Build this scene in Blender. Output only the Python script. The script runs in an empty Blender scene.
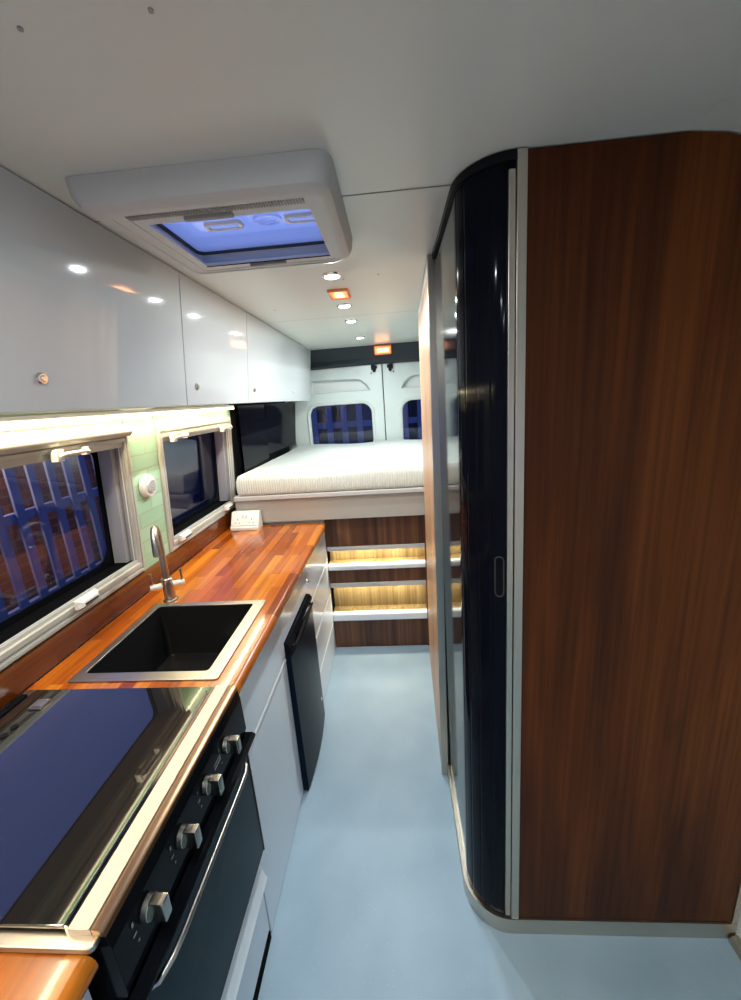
import bpy, bmesh, math, random
from mathutils import Vector, Matrix
random.seed(7)
SC = bpy.context.scene
COL = SC.collection
PI = math.pi

# ------------------------------------------------------------------ camera
cam_d = bpy.data.cameras.new('camera')
cam_d.sensor_fit = 'HORIZONTAL'; cam_d.sensor_width = 36.0
cam_d.lens = 36.0 * 400.0 / 741.0
cam_d.clip_start = 0.02; cam_d.clip_end = 100
cam = bpy.data.objects.new('camera', cam_d); COL.objects.link(cam)
RX = (0.9963268645689949, 0.05442304755648111, -0.0661128643516586)
RD = (-0.05054126076577638, -0.24950851088817871, -0.9670527824036129)
RF = (-0.0691256819013137, 0.9668420940820835, -0.24584142289827765)
cam.matrix_world = Matrix(((RX[0], -RD[0], -RF[0], 0), (RX[1], -RD[1], -RF[1], 0),
                           (RX[2], -RD[2], -RF[2], 1.62), (0, 0, 0, 1)))
SC.camera = cam

# ------------------------------------------------------------------ dusk sky
world = bpy.data.worlds.new('dusk_sky'); SC.world = world; world.use_nodes = True
wn = world.node_tree; wn.nodes.clear()
w_out = wn.nodes.new('ShaderNodeOutputWorld'); w_bg = wn.nodes.new('ShaderNodeBackground')
w_tc = wn.nodes.new('ShaderNodeTexCoord'); w_sep = wn.nodes.new('ShaderNodeSeparateXYZ')
w_cr = wn.nodes.new('ShaderNodeValToRGB')
w_cr.color_ramp.elements[0].position = 0.0; w_cr.color_ramp.elements[0].color = (0.22, 0.28, 0.56, 1)
w_cr.color_ramp.elements[1].position = 0.9; w_cr.color_ramp.elements[1].color = (0.44, 0.58, 1.20, 1)
wn.links.new(w_tc.outputs['Generated'], w_sep.inputs[0]); wn.links.new(w_sep.outputs['Z'], w_cr.inputs[0])
wn.links.new(w_cr.outputs[0], w_bg.inputs['Color']); w_bg.inputs['Strength'].default_value = 1.0
wn.links.new(w_bg.outputs[0], w_out.inputs[0])
SC.view_settings.view_transform = 'Standard'; SC.view_settings.look = 'None'
SC.view_settings.exposure = 0.2; SC.view_settings.gamma = 1.0; SC.view_settings.use_curve_mapping = False
SPOT_W = 6.0        # each ceiling downlight
SPOT_FILL_W = 4.2  # unseen downlights added behind the camera for brightness
STRIP_W = 10.0       # under cabinet strip
STEP_W = 1.6        # strips in the steps
COOL = (0.88, 0.98, 1.0); WARM = (1.0, 0.80, 0.52); AMBER = (1.0, 0.42, 0.18)

# ------------------------------------------------------------------ materials
def nt(name):
    m = bpy.data.materials.new(name); m.use_nodes = True
    return m, m.node_tree, m.node_tree.nodes['Principled BSDF']
def mat(name, col, rough=.5, metal=0., spec=.5, coat=0., bump=0., bscale=14., trans=0.):
    m, t, b = nt(name)
    b.inputs['Base Color'].default_value = (*col, 1); b.inputs['Roughness'].default_value = rough
    b.inputs['Metallic'].default_value = metal; b.inputs['Specular IOR Level'].default_value = spec
    b.inputs['Coat Weight'].default_value = coat; b.inputs['Coat Roughness'].default_value = .03
    if spec < .4 and not metal: b.inputs['IOR'].default_value = 1.14; b.inputs['Specular IOR Level'].default_value = .5
    n = t.nodes.new('ShaderNodeTexNoise'); n.inputs['Scale'].default_value = bscale
    tc = t.nodes.new('ShaderNodeTexCoord'); t.links.new(tc.outputs['Object'], n.inputs['Vector'])
    if bump:
        bp = t.nodes.new('ShaderNodeBump'); bp.inputs['Strength'].default_value = bump
        bp.inputs['Distance'].default_value = .002
        t.links.new(n.outputs[0], bp.inputs['Height']); t.links.new(bp.outputs[0], b.inputs['Normal'])
    else:
        mr = t.nodes.new('ShaderNodeMapRange')
        mr.inputs['To Min'].default_value = max(0, rough - .02); mr.inputs['To Max'].default_value = rough + .02
        t.links.new(n.outputs[0], mr.inputs['Value']); t.links.new(mr.outputs[0], b.inputs['Roughness'])
    return m
def emis(name, col, s):
    m, t, b = nt(name)
    b.inputs['Base Color'].default_value = (*col, 1)
    b.inputs['Emission Color'].default_value = (*col, 1); b.inputs['Emission Strength'].default_value = s
    return m
def mapping(t, scale, rot=(0, 0, 0)):
    tc = t.nodes.new('ShaderNodeTexCoord'); mp = t.nodes.new('ShaderNodeMapping')
    mp.inputs['Scale'].default_value = scale; mp.inputs['Rotation'].default_value = rot
    t.links.new(tc.outputs['Object'], mp.inputs['Vector']); return mp
def ramp(t, src, stops):
    r = t.nodes.new('ShaderNodeValToRGB'); e = r.color_ramp.elements
    while len(e) < len(stops): e.new(.5)
    for i, (p, c) in enumerate(stops): e[i].position = p; e[i].color = (*c, 1)
    t.links.new(src, r.inputs[0]); return r
def mixc(t, a, b, f, mode='MIX'):
    m = t.nodes.new('ShaderNodeMix'); m.data_type = 'RGBA'; m.blend_type = mode
    for s, v in ((6, a), (7, b)):
        if isinstance(v, tuple): m.inputs[s].default_value = (*v, 1)
        else: t.links.new(v, m.inputs[s])
    if isinstance(f, float): m.inputs[0].default_value = f
    else: t.links.new(f, m.inputs[0])
    return m.outputs[2]
def wood(name, stops, sc=(9, 9, .5), rough=.3, coat=0., spec=.5):
    m, t, b = nt(name)
    mp = mapping(t, sc)
    n = t.nodes.new('ShaderNodeTexNoise'); n.inputs['Scale'].default_value = 1.0; n.inputs['Detail'].default_value = 6
    n.inputs['Distortion'].default_value = 1.3; t.links.new(mp.outputs[0], n.inputs['Vector'])
    mp2 = mapping(t, tuple(v * (16 if v > 2 else 3) for v in sc))
    n2 = t.nodes.new('ShaderNodeTexNoise'); n2.inputs['Scale'].default_value = 1.; n2.inputs['Detail'].default_value = 4
    t.links.new(mp2.outputs[0], n2.inputs['Vector'])
    r = ramp(t, n.outputs[0], stops)
    g = ramp(t, n2.outputs[0], [(.32, (.50, .48, .46)), (.6, (1, 1, 1))])
    c = mixc(t, r.outputs[0], g.outputs[0], .8, 'MULTIPLY')
    t.links.new(c, b.inputs['Base Color']); b.inputs['Roughness'].default_value = rough
    b.inputs['Coat Weight'].default_value = coat; b.inputs['Coat Roughness'].default_value = .08
    b.inputs['Specular IOR Level'].default_value = spec
    return m
def worktop_mat(name='oiled_stave_worktop', k=1.):
    m, t, b = nt(name)
    tc = t.nodes.new('ShaderNodeTexCoord'); sp = t.nodes.new('ShaderNodeSeparateXYZ')
    cb = t.nodes.new('ShaderNodeCombineXYZ')
    ad = t.nodes.new('ShaderNodeMath'); ad.operation = 'ADD'
    t.links.new(tc.outputs['Object'], sp.inputs[0]); t.links.new(sp.outputs['Y'], cb.inputs['X'])
    t.links.new(sp.outputs['X'], ad.inputs[0]); t.links.new(sp.outputs['Z'], ad.inputs[1])
    t.links.new(ad.outputs[0], cb.inputs['Y'])
    br = t.nodes.new('ShaderNodeTexBrick'); br.offset = .37; br.offset_frequency = 2
    br.inputs['Color1'].default_value = (0, 0, 0, 1); br.inputs['Color2'].default_value = (1, 1, 1, 1)
    br.inputs['Mortar'].default_value = (.2, .2, .2, 1)
    br.inputs['Scale'].default_value = 1; br.inputs['Brick Width'].default_value = .34
    br.inputs['Row Height'].default_value = .042; br.inputs['Mortar Size'].default_value = .0004
    br.inputs['Bias'].default_value = 0.0
    t.links.new(cb.outputs[0], br.inputs['Vector'])
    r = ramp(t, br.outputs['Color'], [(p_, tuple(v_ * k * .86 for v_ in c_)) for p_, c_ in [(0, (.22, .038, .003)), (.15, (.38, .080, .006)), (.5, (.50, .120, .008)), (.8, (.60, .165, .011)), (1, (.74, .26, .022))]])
    mp = mapping(t, (34, 1.6, 34))
    n = t.nodes.new('ShaderNodeTexNoise'); n.inputs['Scale'].default_value = 1.; n.inputs['Detail'].default_value = 6
    n.inputs['Distortion'].default_value = 1.2
    t.links.new(mp.outputs[0], n.inputs['Vector'])
    g = ramp(t, n.outputs[0], [(.3, (.5, .42, .38)), (.6, (1, 1, 1))])
    t.links.new(mixc(t, r.outputs[0], g.outputs[0], .75, 'MULTIPLY'), b.inputs['Base Color'])
    b.inputs['Roughness'].default_value = .22; b.inputs['Coat Weight'].default_value = .35
    b.inputs['Coat Roughness'].default_value = .06
    return m
def tile_mat():
    m, t, b = nt('mint_glass_tile')
    tc = t.nodes.new('ShaderNodeTexCoord'); sp = t.nodes.new('ShaderNodeSeparateXYZ'); cb = t.nodes.new('ShaderNodeCombineXYZ')
    t.links.new(tc.outputs['Object'], sp.inputs[0]); t.links.new(sp.outputs['Y'], cb.inputs['X']); t.links.new(sp.outputs['Z'], cb.inputs['Y'])
    br = t.nodes.new('ShaderNodeTexBrick'); br.inputs['Scale'].default_value = 1
    br.inputs['Brick Width'].default_value = .17; br.inputs['Row Height'].default_value = .058
    br.inputs['Mortar Size'].default_value = .0022
    br.inputs['Color1'].default_value = (.36, .62, .40, 1); br.inputs['Color2'].default_value = (.48, .72, .52, 1)
    br.inputs['Mortar'].default_value = (.42, .52, .34, 1)
    t.links.new(cb.outputs[0], br.inputs['Vector']); t.links.new(br.outputs['Color'], b.inputs['Base Color'])
    bp = t.nodes.new('ShaderNodeBump'); bp.inputs['Strength'].default_value = .4; bp.inputs['Distance'].default_value = .002; bp.invert = True
    t.links.new(br.outputs['Fac'], bp.inputs['Height']); t.links.new(bp.outputs[0], b.inputs['Normal'])
    b.inputs['Roughness'].default_value = .15
    return m
def brick_mat():
    m, t, b = nt('garden_brick')
    tc = t.nodes.new('ShaderNodeTexCoord'); sp = t.nodes.new('ShaderNodeSeparateXYZ'); cb = t.nodes.new('ShaderNodeCombineXYZ')
    ad = t.nodes.new('ShaderNodeMath'); ad.operation = 'ADD'
    t.links.new(tc.outputs['Object'], sp.inputs[0]); t.links.new(sp.outputs['X'], ad.inputs[0]); t.links.new(sp.outputs['Y'], ad.inputs[1])
    t.links.new(ad.outputs[0], cb.inputs['X']); t.links.new(sp.outputs['Z'], cb.inputs['Y'])
    br = t.nodes.new('ShaderNodeTexBrick'); br.inputs['Scale'].default_value = 1
    br.inputs['Brick Width'].default_value = .225; br.inputs['Row Height'].default_value = .075
    br.inputs['Mortar Size'].default_value = .006
    br.inputs['Color1'].default_value = (.34, .11, .06, 1); br.inputs['Color2'].default_value = (.16, .06, .05, 1)
    br.inputs['Mortar'].default_value = (.22, .19, .17, 1)
    t.links.new(cb.outputs[0], br.inputs['Vector']); t.links.new(br.outputs['Color'], b.inputs['Base Color'])
    b.inputs['Roughness'].default_value = .9
    return m
def floor_mat():
    m, t, b = nt('speckled_blue_grey_vinyl')
    tc = t.nodes.new('ShaderNodeTexCoord')
    v = t.nodes.new('ShaderNodeTexVoronoi'); v.inputs['Scale'].default_value = 140
    t.links.new(tc.outputs['Object'], v.inputs['Vector'])
    r = ramp(t, v.outputs['Distance'], [(.0, (.62, .70, .74)), (.09, (.62, .70, .74)), (.12, (0, 0, 0))])
    rc = t.nodes.new('ShaderNodeMath'); rc.operation = 'GREATER_THAN'; rc.inputs[1].default_value = .93
    sx = t.nodes.new('ShaderNodeSeparateColor'); t.links.new(v.outputs['Color'], sx.inputs[0]); t.links.new(sx.outputs[0], rc.inputs[0])
    lt = t.nodes.new('ShaderNodeMath'); lt.operation = 'LESS_THAN'; lt.inputs[1].default_value = .14
    t.links.new(v.outputs['Distance'], lt.inputs[0])
    mu = t.nodes.new('ShaderNodeMath'); mu.operation = 'MULTIPLY'; t.links.new(rc.outputs[0], mu.inputs[0]); t.links.new(lt.outputs[0], mu.inputs[1])
    n = t.nodes.new('ShaderNodeTexNoise'); n.inputs['Scale'].default_value = 5; n.inputs['Detail'].default_value = 8
    t.links.new(tc.outputs['Object'], n.inputs['Vector'])
    rb = ramp(t, n.outputs[0], [(.3, (.30, .425, .52)), (.7, (.37, .50, .60))])
    t.links.new(mixc(t, rb.outputs[0], (.62, .72, .76), mu.outputs[0]), b.inputs['Base Color'])
    b.inputs['Roughness'].default_value = .42
    bp = t.nodes.new('ShaderNodeBump'); bp.inputs['Strength'].default_value = .15; bp.inputs['Distance'].default_value = .001
    n2 = t.nodes.new('ShaderNodeTexNoise'); n2.inputs['Scale'].default_value = 260; t.links.new(tc.outputs['Object'], n2.inputs['Vector'])
    t.links.new(n2.outputs[0], bp.inputs['Height']); t.links.new(bp.outputs[0], b.inputs['Normal'])
    return m
def mattress_mat():
    m, t, b = nt('ribbed_mattress_cover')
    mp = mapping(t, (1, .06, 1))
    w = t.nodes.new('ShaderNodeTexWave'); w.bands_direction = 'X'; w.inputs['Scale'].default_value = 22
    w.inputs['Distortion'].default_value = .6; w.inputs['Detail'].default_value = 1
    t.links.new(mp.outputs[0], w.inputs['Vector'])
    r = ramp(t, w.outputs['Color'], [(0, (.60, .63, .58)), (.5, (.68, .71, .67))])
    t.links.new(r.outputs[0], b.inputs['Base Color'])
    bp = t.nodes.new('ShaderNodeBump'); bp.inputs['Strength'].default_value = .55; bp.inputs['Distance'].default_value = .004
    t.links.new(w.outputs['Color'], bp.inputs['Height']); t.links.new(bp.outputs[0], b.inputs['Normal'])
    b.inputs['Roughness'].default_value = .85
    return m
def pane(name, tint, gloss=.12, rough=.01, haze=0.):
    # tinted acrylic: part clear (tinted), part mirror at the surface
    m, t, b = nt(name); t.nodes.remove(b)
    o = t.nodes['Material Output']
    tr = t.nodes.new('ShaderNodeBsdfTransparent'); tr.inputs[0].default_value = (*tint, 1)
    gl = t.nodes.new('ShaderNodeBsdfGlossy'); gl.inputs['Roughness'].default_value = rough
    fr = t.nodes.new('ShaderNodeFresnel'); geo = t.nodes.new('ShaderNodeNewGeometry'); ir = t.nodes.new('ShaderNodeMapRange')
    ir.inputs['To Min'].default_value = 1.45; ir.inputs['To Max'].default_value = 1 / 1.45
    t.links.new(geo.outputs['Backfacing'], ir.inputs['Value']); t.links.new(ir.outputs[0], fr.inputs[0])
    mr = t.nodes.new('ShaderNodeMapRange'); mr.inputs['To Min'].default_value = gloss * .1; mr.inputs['To Max'].default_value = 1
    t.links.new(fr.outputs[0], mr.inputs['Value'])
    mx = t.nodes.new('ShaderNodeMixShader'); t.links.new(mr.outputs[0], mx.inputs[0])
    last = tr
    if haze:
        df = t.nodes.new('ShaderNodeBsdfTranslucent'); df.inputs[0].default_value = (.85, .9, 1, 1)
        m2 = t.nodes.new('ShaderNodeMixShader'); m2.inputs[0].default_value = haze
        t.links.new(tr.outputs[0], m2.inputs[1]); t.links.new(df.outputs[0], m2.inputs[2]); last = m2
    t.links.new(last.outputs[0], mx.inputs[1]); t.links.new(gl.outputs[0], mx.inputs[2])
    t.links.new(mx.outputs[0], o.inputs[0])
    return m

M = dict(
    ceiling=mat('ceiling_white', (.68, .71, .67), .32, spec=.4),
    gloss=mat('white_gloss_laminate', (.53, .55, .56), .05, spec=.5),
    lgloss=mat('pale_grey_gloss_front', (.74, .84, .95), .08, spec=.5),
    nosing=mat('cool_white_nosing', (.84, .90, .96), .25),
    white=mat('white_paint', (.78, .80, .78), .4),
    vanpaint=mat('white_van_paint', (.66, .72, .70), .25, spec=.5),
    plastic=mat('off_white_plastic', (.56, .57, .56), .42),
    wplastic=mat('white_plastic', (.80, .79, .74), .3),
    greyplastic=mat('grey_plastic', (.30, .30, .29), .5),
    frame=mat('window_frame_plastic', (.50, .50, .45), .38),
    reveal=mat('grey_reveal', (.34, .34, .36), .7),
    alu=mat('brushed_aluminium', (.60, .54, .45), .3, metal=1.),
    brightalu=mat('bright_aluminium', (.86, .87, .88), .25, metal=1.),
    steel=mat('brushed_steel', (.47, .44, .40), .32, metal=1.),
    creamalu=mat('cream_anodised_strip', (.52, .46, .43), .42, metal=1.),
    woodreflect=mat('wood_reflection_edge', (.42, .26, .15), .3, metal=1.),  # brown reflection of the wood put into the metal colour
    chrome=mat('chrome', (.85, .84, .80), .08, metal=1.),
    knob=mat('nickel_knob', (.42, .41, .36), .25, metal=1.),
    blackgloss=mat('black_gloss', (.005, .006, .008), .10, spec=.25),
    tambour=mat('black_gloss_slat', (.004, .005, .009), .08, spec=.28),
    blackmatt=mat('black_satin', (.012, .013, .015), .4, spec=.3),
    fridge=mat('dark_navy_satin', (.006, .012, .024), .3, spec=.2),
    lid=mat('smoked_glass_lid', (.010, .010, .009), .025, spec=1.0, coat=1.),
    ovenglass=mat('dark_oven_glass', (.008, .024, .036), .08, spec=.39),
    bowl=mat('black_sink_bowl', (.012, .012, .012), .22, spec=.5),
    brown=mat('brown_trim', (.05, .025, .02), .4),
    headliner=mat('charcoal_carpet', (.035, .045, .055), .9, bump=.5, bscale=500),
    dark=mat('black_cladding', (.008, .009, .012), .12, spec=.3),
    bedboard=mat('taupe_bed_board', (.40, .38, .35), .5),
    rail=mat('grey_rail', (.52, .52, .52), .35),
    walnut=wood('walnut_veneer', [(.25, (.034, .0085, .0018)), (.45, (.072, .018, .0034)), (.55, (.115, .030, .0045)), (.75, (.165, .048, .0075))], (5, 5, .5), .42, spec=.16),
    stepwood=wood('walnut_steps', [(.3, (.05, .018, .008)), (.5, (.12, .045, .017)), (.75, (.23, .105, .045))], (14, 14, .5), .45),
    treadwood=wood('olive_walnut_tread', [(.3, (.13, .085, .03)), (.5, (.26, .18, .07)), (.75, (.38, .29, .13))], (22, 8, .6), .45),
    oak=wood('pale_walnut_partition', [(.3, (.40, .20, .10)), (.5, (.58, .32, .18)), (.75, (.70, .44, .27))], (10, 4, .35), .4),
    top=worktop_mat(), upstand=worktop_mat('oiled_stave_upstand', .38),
    tile=tile_mat(), floor=floor_mat(), mattress=mattress_mat(), brick=brick_mat(),
    fence=mat('weathered_fence_paint', (.22, .28, .42), .8),
    ground=mat('gravel', (.06, .06, .06), .95, bump=.6, bscale=60),
    dkwin=pane('tinted_acrylic', (.62, .66, .80), .12),
    domep=pane('dome_acrylic', (.92, .95, 1), .05, .05, .12),
    skinp=pane('milky_acrylic', (.85, .88, 1), .05, .05, .45),
    led=emis('led_strip_glow', (1.0, .86, .62), 9.0),
    stepled=emis('step_led_glow', (1.0, .85, .62), 5.0),
    amberlitrim=mat('amber_lit_rim', (.75, .28, .12), .3),  # the lamp's amber glow on its rim, put into the colour
    lens=emis('downlight_lens', (.93, .98, 1.0), 7.0),
    amber=emis('amber_lens', (1.0, .24, .07), 1.8),
    amberhot=emis('amber_bulb', (1.0, .50, .25), 3.0),
    slot=mat('black_slot', (.003, .003, .003), .8, spec=.1),
    rustgrey=mat('dark_grey_rubber', (.03, .03, .03), .7),
)

# ------------------------------------------------------------------ mesh helpers
class MB:
    """collects shapes in world coordinates, linked as ONE mesh object"""
    def __init__(s): s.bm = bmesh.new(); s.smooth = False
    def _add(s, b2):
        me = bpy.data.meshes.new('t'); b2.to_mesh(me); b2.free(); s.bm.from_mesh(me); bpy.data.meshes.remove(me); return s
    def box(s, x0, x1, y0, y1, z0, z1, bev=0., f=None, seg=2):
        b = bmesh.new(); bmesh.ops.create_cube(b, size=1)
        for v in b.verts:
            v.co = Vector(((x0 + x1) / 2 + v.co.x * (x1 - x0), (y0 + y1) / 2 + v.co.y * (y1 - y0), (z0 + z1) / 2 + v.co.z * (z1 - z0)))
        if bev: bmesh.ops.bevel(b, geom=list(b.edges), offset=bev, segments=seg, affect='EDGES', profile=.5)
        if f:
            for v in b.verts: v.co = Vector(f(*v.co))
        return s._add(b)
    def loft(s, loops, closed=True, cap0=False, cap1=False, cyc=False):
        b = bmesh.new(); R = [[b.verts.new(p) for p in L] for L in loops]; n = len(R[0])
        prs = list(zip(R, R[1:])) + ([(R[-1], R[0])] if cyc else [])
        for A, B in prs:
            for i in range(n if closed else n - 1):
                j = (i + 1) % n
                try: b.faces.new((A[i], A[j], B[j], B[i]))
                except ValueError: pass
        if cap0: b.faces.new(R[0][::-1])
        if cap1: b.faces.new(R[-1])
        bmesh.ops.recalc_face_normals(b, faces=b.faces)
        return s._add(b)
    def prism(s, prof, axis, a, c, bev=0.):
        """profile of 2-D points pushed along an axis: x->(y,z) y->(x,z) z->(x,y)"""
        def P(u, v, w): return {'x': (w, u, v), 'y': (u, w, v), 'z': (u, v, w)}[axis]
        b = bmesh.new(); A = [b.verts.new(P(u, v, a)) for u, v in prof]; B = [b.verts.new(P(u, v, c)) for u, v in prof]
        n = len(prof)
        for i in range(n): b.faces.new((A[i], A[(i + 1) % n], B[(i + 1) % n], B[i]))
        b.faces.new(A[::-1]); b.faces.new(B)
        bmesh.ops.recalc_face_normals(b, faces=b.faces)
        if bev: bmesh.ops.bevel(b, geom=list(b.edges), offset=bev, segments=2, affect='EDGES', profile=.5)
        return s._add(b)
    def cyl(s, p0, p1, r0, r1=None, n=24, bev=0.):
        r1 = r0 if r1 is None else r1
        p0, p1 = Vector(p0), Vector(p1); d = (p1 - p0).normalized(); L = (p1 - p0).length
        q = d.to_track_quat('Z', 'X').to_matrix()
        st = [(0, 0 + r0 - bev), (bev, r0), (L - bev, r1), (L, r1 - bev)] if bev else [(0, r0), (L, r1)]
        loops = [[p0 + q @ Vector((r * math.cos(2 * PI * k / n), r * math.sin(2 * PI * k / n), h)) for k in range(n)] for h, r in st]
        return s.loft(loops, cap0=True, cap1=True)
    def tube(s, pts, r, n=14, cap=True):
        pts = [Vector(p) for p in pts]; loops = []; up = None
        for i, p in enumerate(pts):
            d = (pts[min(i + 1, len(pts) - 1)] - pts[max(i - 1, 0)]).normalized()
            if up is None:
                up = Vector((0, 0, 1)) if abs(d.z) < .9 else Vector((1, 0, 0))
            u = d.cross(up).normalized(); up = u.cross(d).normalized()
            rr = r[i] if isinstance(r, (list, tuple)) else r
            loops.append([p + u * rr * math.cos(2 * PI * k / n) + up * rr * math.sin(2 * PI * k / n) for k in range(n)])
        return s.loft(loops, cap0=cap, cap1=cap)
    def plate(s, outer, holes, mtx, thick, bev=0.):
        """flat plate with holes, outline in local XY, mtx maps local to world"""
        cu = bpy.data.curves.new('c', 'CURVE'); cu.dimensions = '2D'; cu.fill_mode = 'BOTH'
        cu.extrude = max(thick / 2 - bev, 0.0001); cu.bevel_depth = bev; cu.bevel_resolution = 2
        for L in [outer] + holes:
            sp = cu.splines.new('POLY'); sp.points.add(len(L) - 1)
            for p, q in zip(sp.points, L): p.co = (q[0], q[1], 0, 1)
            sp.use_cyclic_u = True
        o = bpy.data.objects.new('c', cu); COL.objects.link(o)
        dg = bpy.context.evaluated_depsgraph_get(); dg.update()
        me = bpy.data.meshes.new_from_object(o.evaluated_get(dg))
        b = bmesh.new(); b.from_mesh(me)
        if callable(mtx):
            for v in b.verts: v.co = Vector(mtx(*v.co))
        else: b.transform(mtx)
        bpy.data.objects.remove(o); bpy.data.curves.remove(cu); bpy.data.meshes.remove(me)
        return s._add(b)

ROOT = {}
def rootloc(p):
    while p.parent: p = p.parent
    return ROOT[p.name]
def build(name, mb, m, parent=None, label=None, smooth=None, loc=None, flat=False):
    bm = mb.bm
    if parent is None:
        if loc is None:
            xs = [v.co for v in bm.verts]
            loc = Vector(((min(v.x for v in xs) + max(v.x for v in xs)) / 2, (min(v.y for v in xs) + max(v.y for v in xs)) / 2, min(v.z for v in xs)))
        loc = Vector(loc)
    else: loc = rootloc(parent)
    bmesh.ops.remove_doubles(bm, verts=bm.verts, dist=1e-5)
    bmesh.ops.recalc_face_normals(bm, faces=bm.faces)
    bm.transform(Matrix.Translation(-loc))
    me = bpy.data.meshes.new(name); bm.to_mesh(me); bm.free()
    for p in me.polygons: p.use_smooth = True
    try: me.set_sharp_from_angle(angle=math.radians(smooth or 32))
    except Exception: pass
    me.materials.append(M[m] if isinstance(m, str) else m)
    o = bpy.data.objects.new(name, me); COL.objects.link(o)
    if not flat: wm = o.modifiers.new('even_shading', 'WEIGHTED_NORMAL'); wm.keep_sharp = True; wm.weight = 100
    else:
        for p in me.polygons: p.use_smooth = False
    if parent is None: o.location = loc; ROOT[o.name] = loc
    else: o.parent = parent
    if label: o['label'] = label
    return o
def tag(o, label, cat, group=None, kind=None):
    o['label'] = label; o['category'] = cat
    if group: o['group'] = group
    if kind: o['kind'] = kind
    return o
def thing(name, loc, label, cat, group=None, kind=None):
    o = bpy.data.objects.new(name, None); o.empty_display_size = .05; COL.objects.link(o)
    o.location = loc; ROOT[o.name] = Vector(loc)
    return tag(o, label, cat, group, kind)
def rrect(x0, x1, y0, y1, r, n=6):
    out = []
    rs = r if isinstance(r, (tuple, list)) else (r,) * 4      # corners: x1y1, x0y1, x0y0, x1y0
    for (cx, cy, a0, q) in ((x1, y1, 0, rs[0]), (x0, y1, 90, rs[1]), (x0, y0, 180, rs[2]), (x1, y0, 270, rs[3])):
        sx = -1 if cx == x1 else 1; sy = -1 if cy == y1 else 1
        for k in range(n + 1):
            a = math.radians(a0 + 90 * k / n)
            out.append((cx + sx * q + q * math.cos(a), cy + sy * q + q * math.sin(a)))
    return out
def light(name, typ, loc, rot, power, col, **k):
    d = bpy.data.lights.new(name, typ); d.energy = power; d.color = col
    for a, v in k.items(): setattr(d, a, v)
    o = bpy.data.objects.new(name, d); COL.objects.link(o); o.location = loc; o.rotation_euler = rot; return o
XY = Matrix.Identity(4)
def planeY(y): return lambda u, v, w: (u, y + w, v)         # local XY -> world XZ at a given y
def planeX(x): return lambda u, v, w: (x + w, u, v)         # local XY -> world YZ at a given x

# ------------------------------------------------------------------ shell of the van
CZ = 2.046
b = MB().box(-1.09, .95, -1.7, 3.74, -.03, 0)
tag(build('floor', b, 'floor'), 'blue-grey speckled vinyl floor running down the aisle', 'floor', kind='structure')

def ceil_x():                       # cross-section of the ceiling: flat, then curving down at the sides
    P = []
    for k in range(9):
        a = math.radians(90 * k / 8); P.append((.55 + .38 * math.sin(a), CZ - .38 + .38 * math.cos(a)))
    L = []
    for k in range(9):
        a = math.radians(90 * k / 8); L.append((-.72 - .28 * math.sin(a), CZ - .28 + .28 * math.cos(a)))
    return L[::-1], P
CL, CR = ceil_x()
b = MB()
HX0, HX1, HY0, HY1 = -.52, -.12, .875, 1.215
def ceil_board(y0, y1, hole=None):
    b.loft([[(x, y, z) for y in (y0, y1)] for x, z in CL], closed=False)
    b.loft([[(x, y, z) for y in (y0, y1)] for x, z in CR], closed=False)
    xs = [CL[-1][0], HX0, HX1, CR[0][0]]
    for i in range(3):
        ys = [(y0, y1)]
        if i == 1 and hole:
            ys = [(a, c) for a, c in ((y0, min(y1, HY0)), (max(y0, HY1), y1)) if c > a]
        for a, c in ys: b.loft([[(xs[i], a, CZ), (xs[i], c, CZ)], [(xs[i + 1], a, CZ), (xs[i + 1], c, CZ)]], closed=False)
ceil_board(-1.7, .993, True); ceil_board(.998, 2.268, True); ceil_board(2.272, 3.74)
tag(build('ceiling', b, 'ceiling', flat=True), 'white panelled ceiling curving down at its edges', 'ceiling', kind='structure')
for i, y in enumerate((.9955, 2.27)):
    b = MB()
    if i == 0: b.box(-.80, -.52, y - .03, y + .03, CZ + .002, CZ + .006); b.box(-.12, .9, y - .03, y + .03, CZ + .002, CZ + .006)
    else: b.box(-.75, .55, y - .03, y + .03, CZ + .002, CZ + .006)
    tag(build('trim_%d' % (i + 1), b, 'greyplastic'), ('dark joint line between ceiling boards beside the roof vent', 'dark joint line between ceiling boards above the steps')[i], 'trim', kind='structure')

def W(y, z, d=0.): return (-1.055 + .08 * (z - 1.0) + d, y, z)   # the left wall leans inwards
W1 = (.30, 1.455, 1.005, 1.575); W2 = (1.650, 2.435, 1.00, 1.565)
b = MB()
ys = [-1.7, W1[0] + .04, W1[1] - .04, W2[0] + .04, W2[1] - .04, 2.46]; zs = [-.01, 1.05, 1.51, 1.80]
for i in range(5):
    for j in range(3):
        if j == 1 and i in (1, 3): continue
        b.loft([[W(ys[i], zs[j]), W(ys[i + 1], zs[j])], [W(ys[i], zs[j + 1]), W(ys[i + 1], zs[j + 1])]], closed=False)
tag(build('wall_left', b, 'white'), 'white left side wall behind the kitchen', 'wall', kind='structure')
# rear left corner of the van body, narrowing towards the doors
b = MB().loft([[(-1.08, 2.46, -.01), (-1.04, 3.74, -.01)], [(-1.02, 2.46, 1.80), (-.985, 3.74, 1.80)]], closed=False)
tag(build('wall_left', b, 'headliner'), 'dark lined rear side wall beside the bed', 'wall', kind='structure')
b = MB().loft([[(.93, -1.7, -.01), (.93, 3.74, -.01)], [(.955, -1.7, 1.0), (.955, 3.74, 1.0)], [(.93, -1.7, CZ - .38), (.93, 3.74, CZ - .38)]], closed=False)
tag(build('wall_right', b, 'white'), 'white right side wall behind the wardrobe', 'wall', kind='structure')
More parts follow.
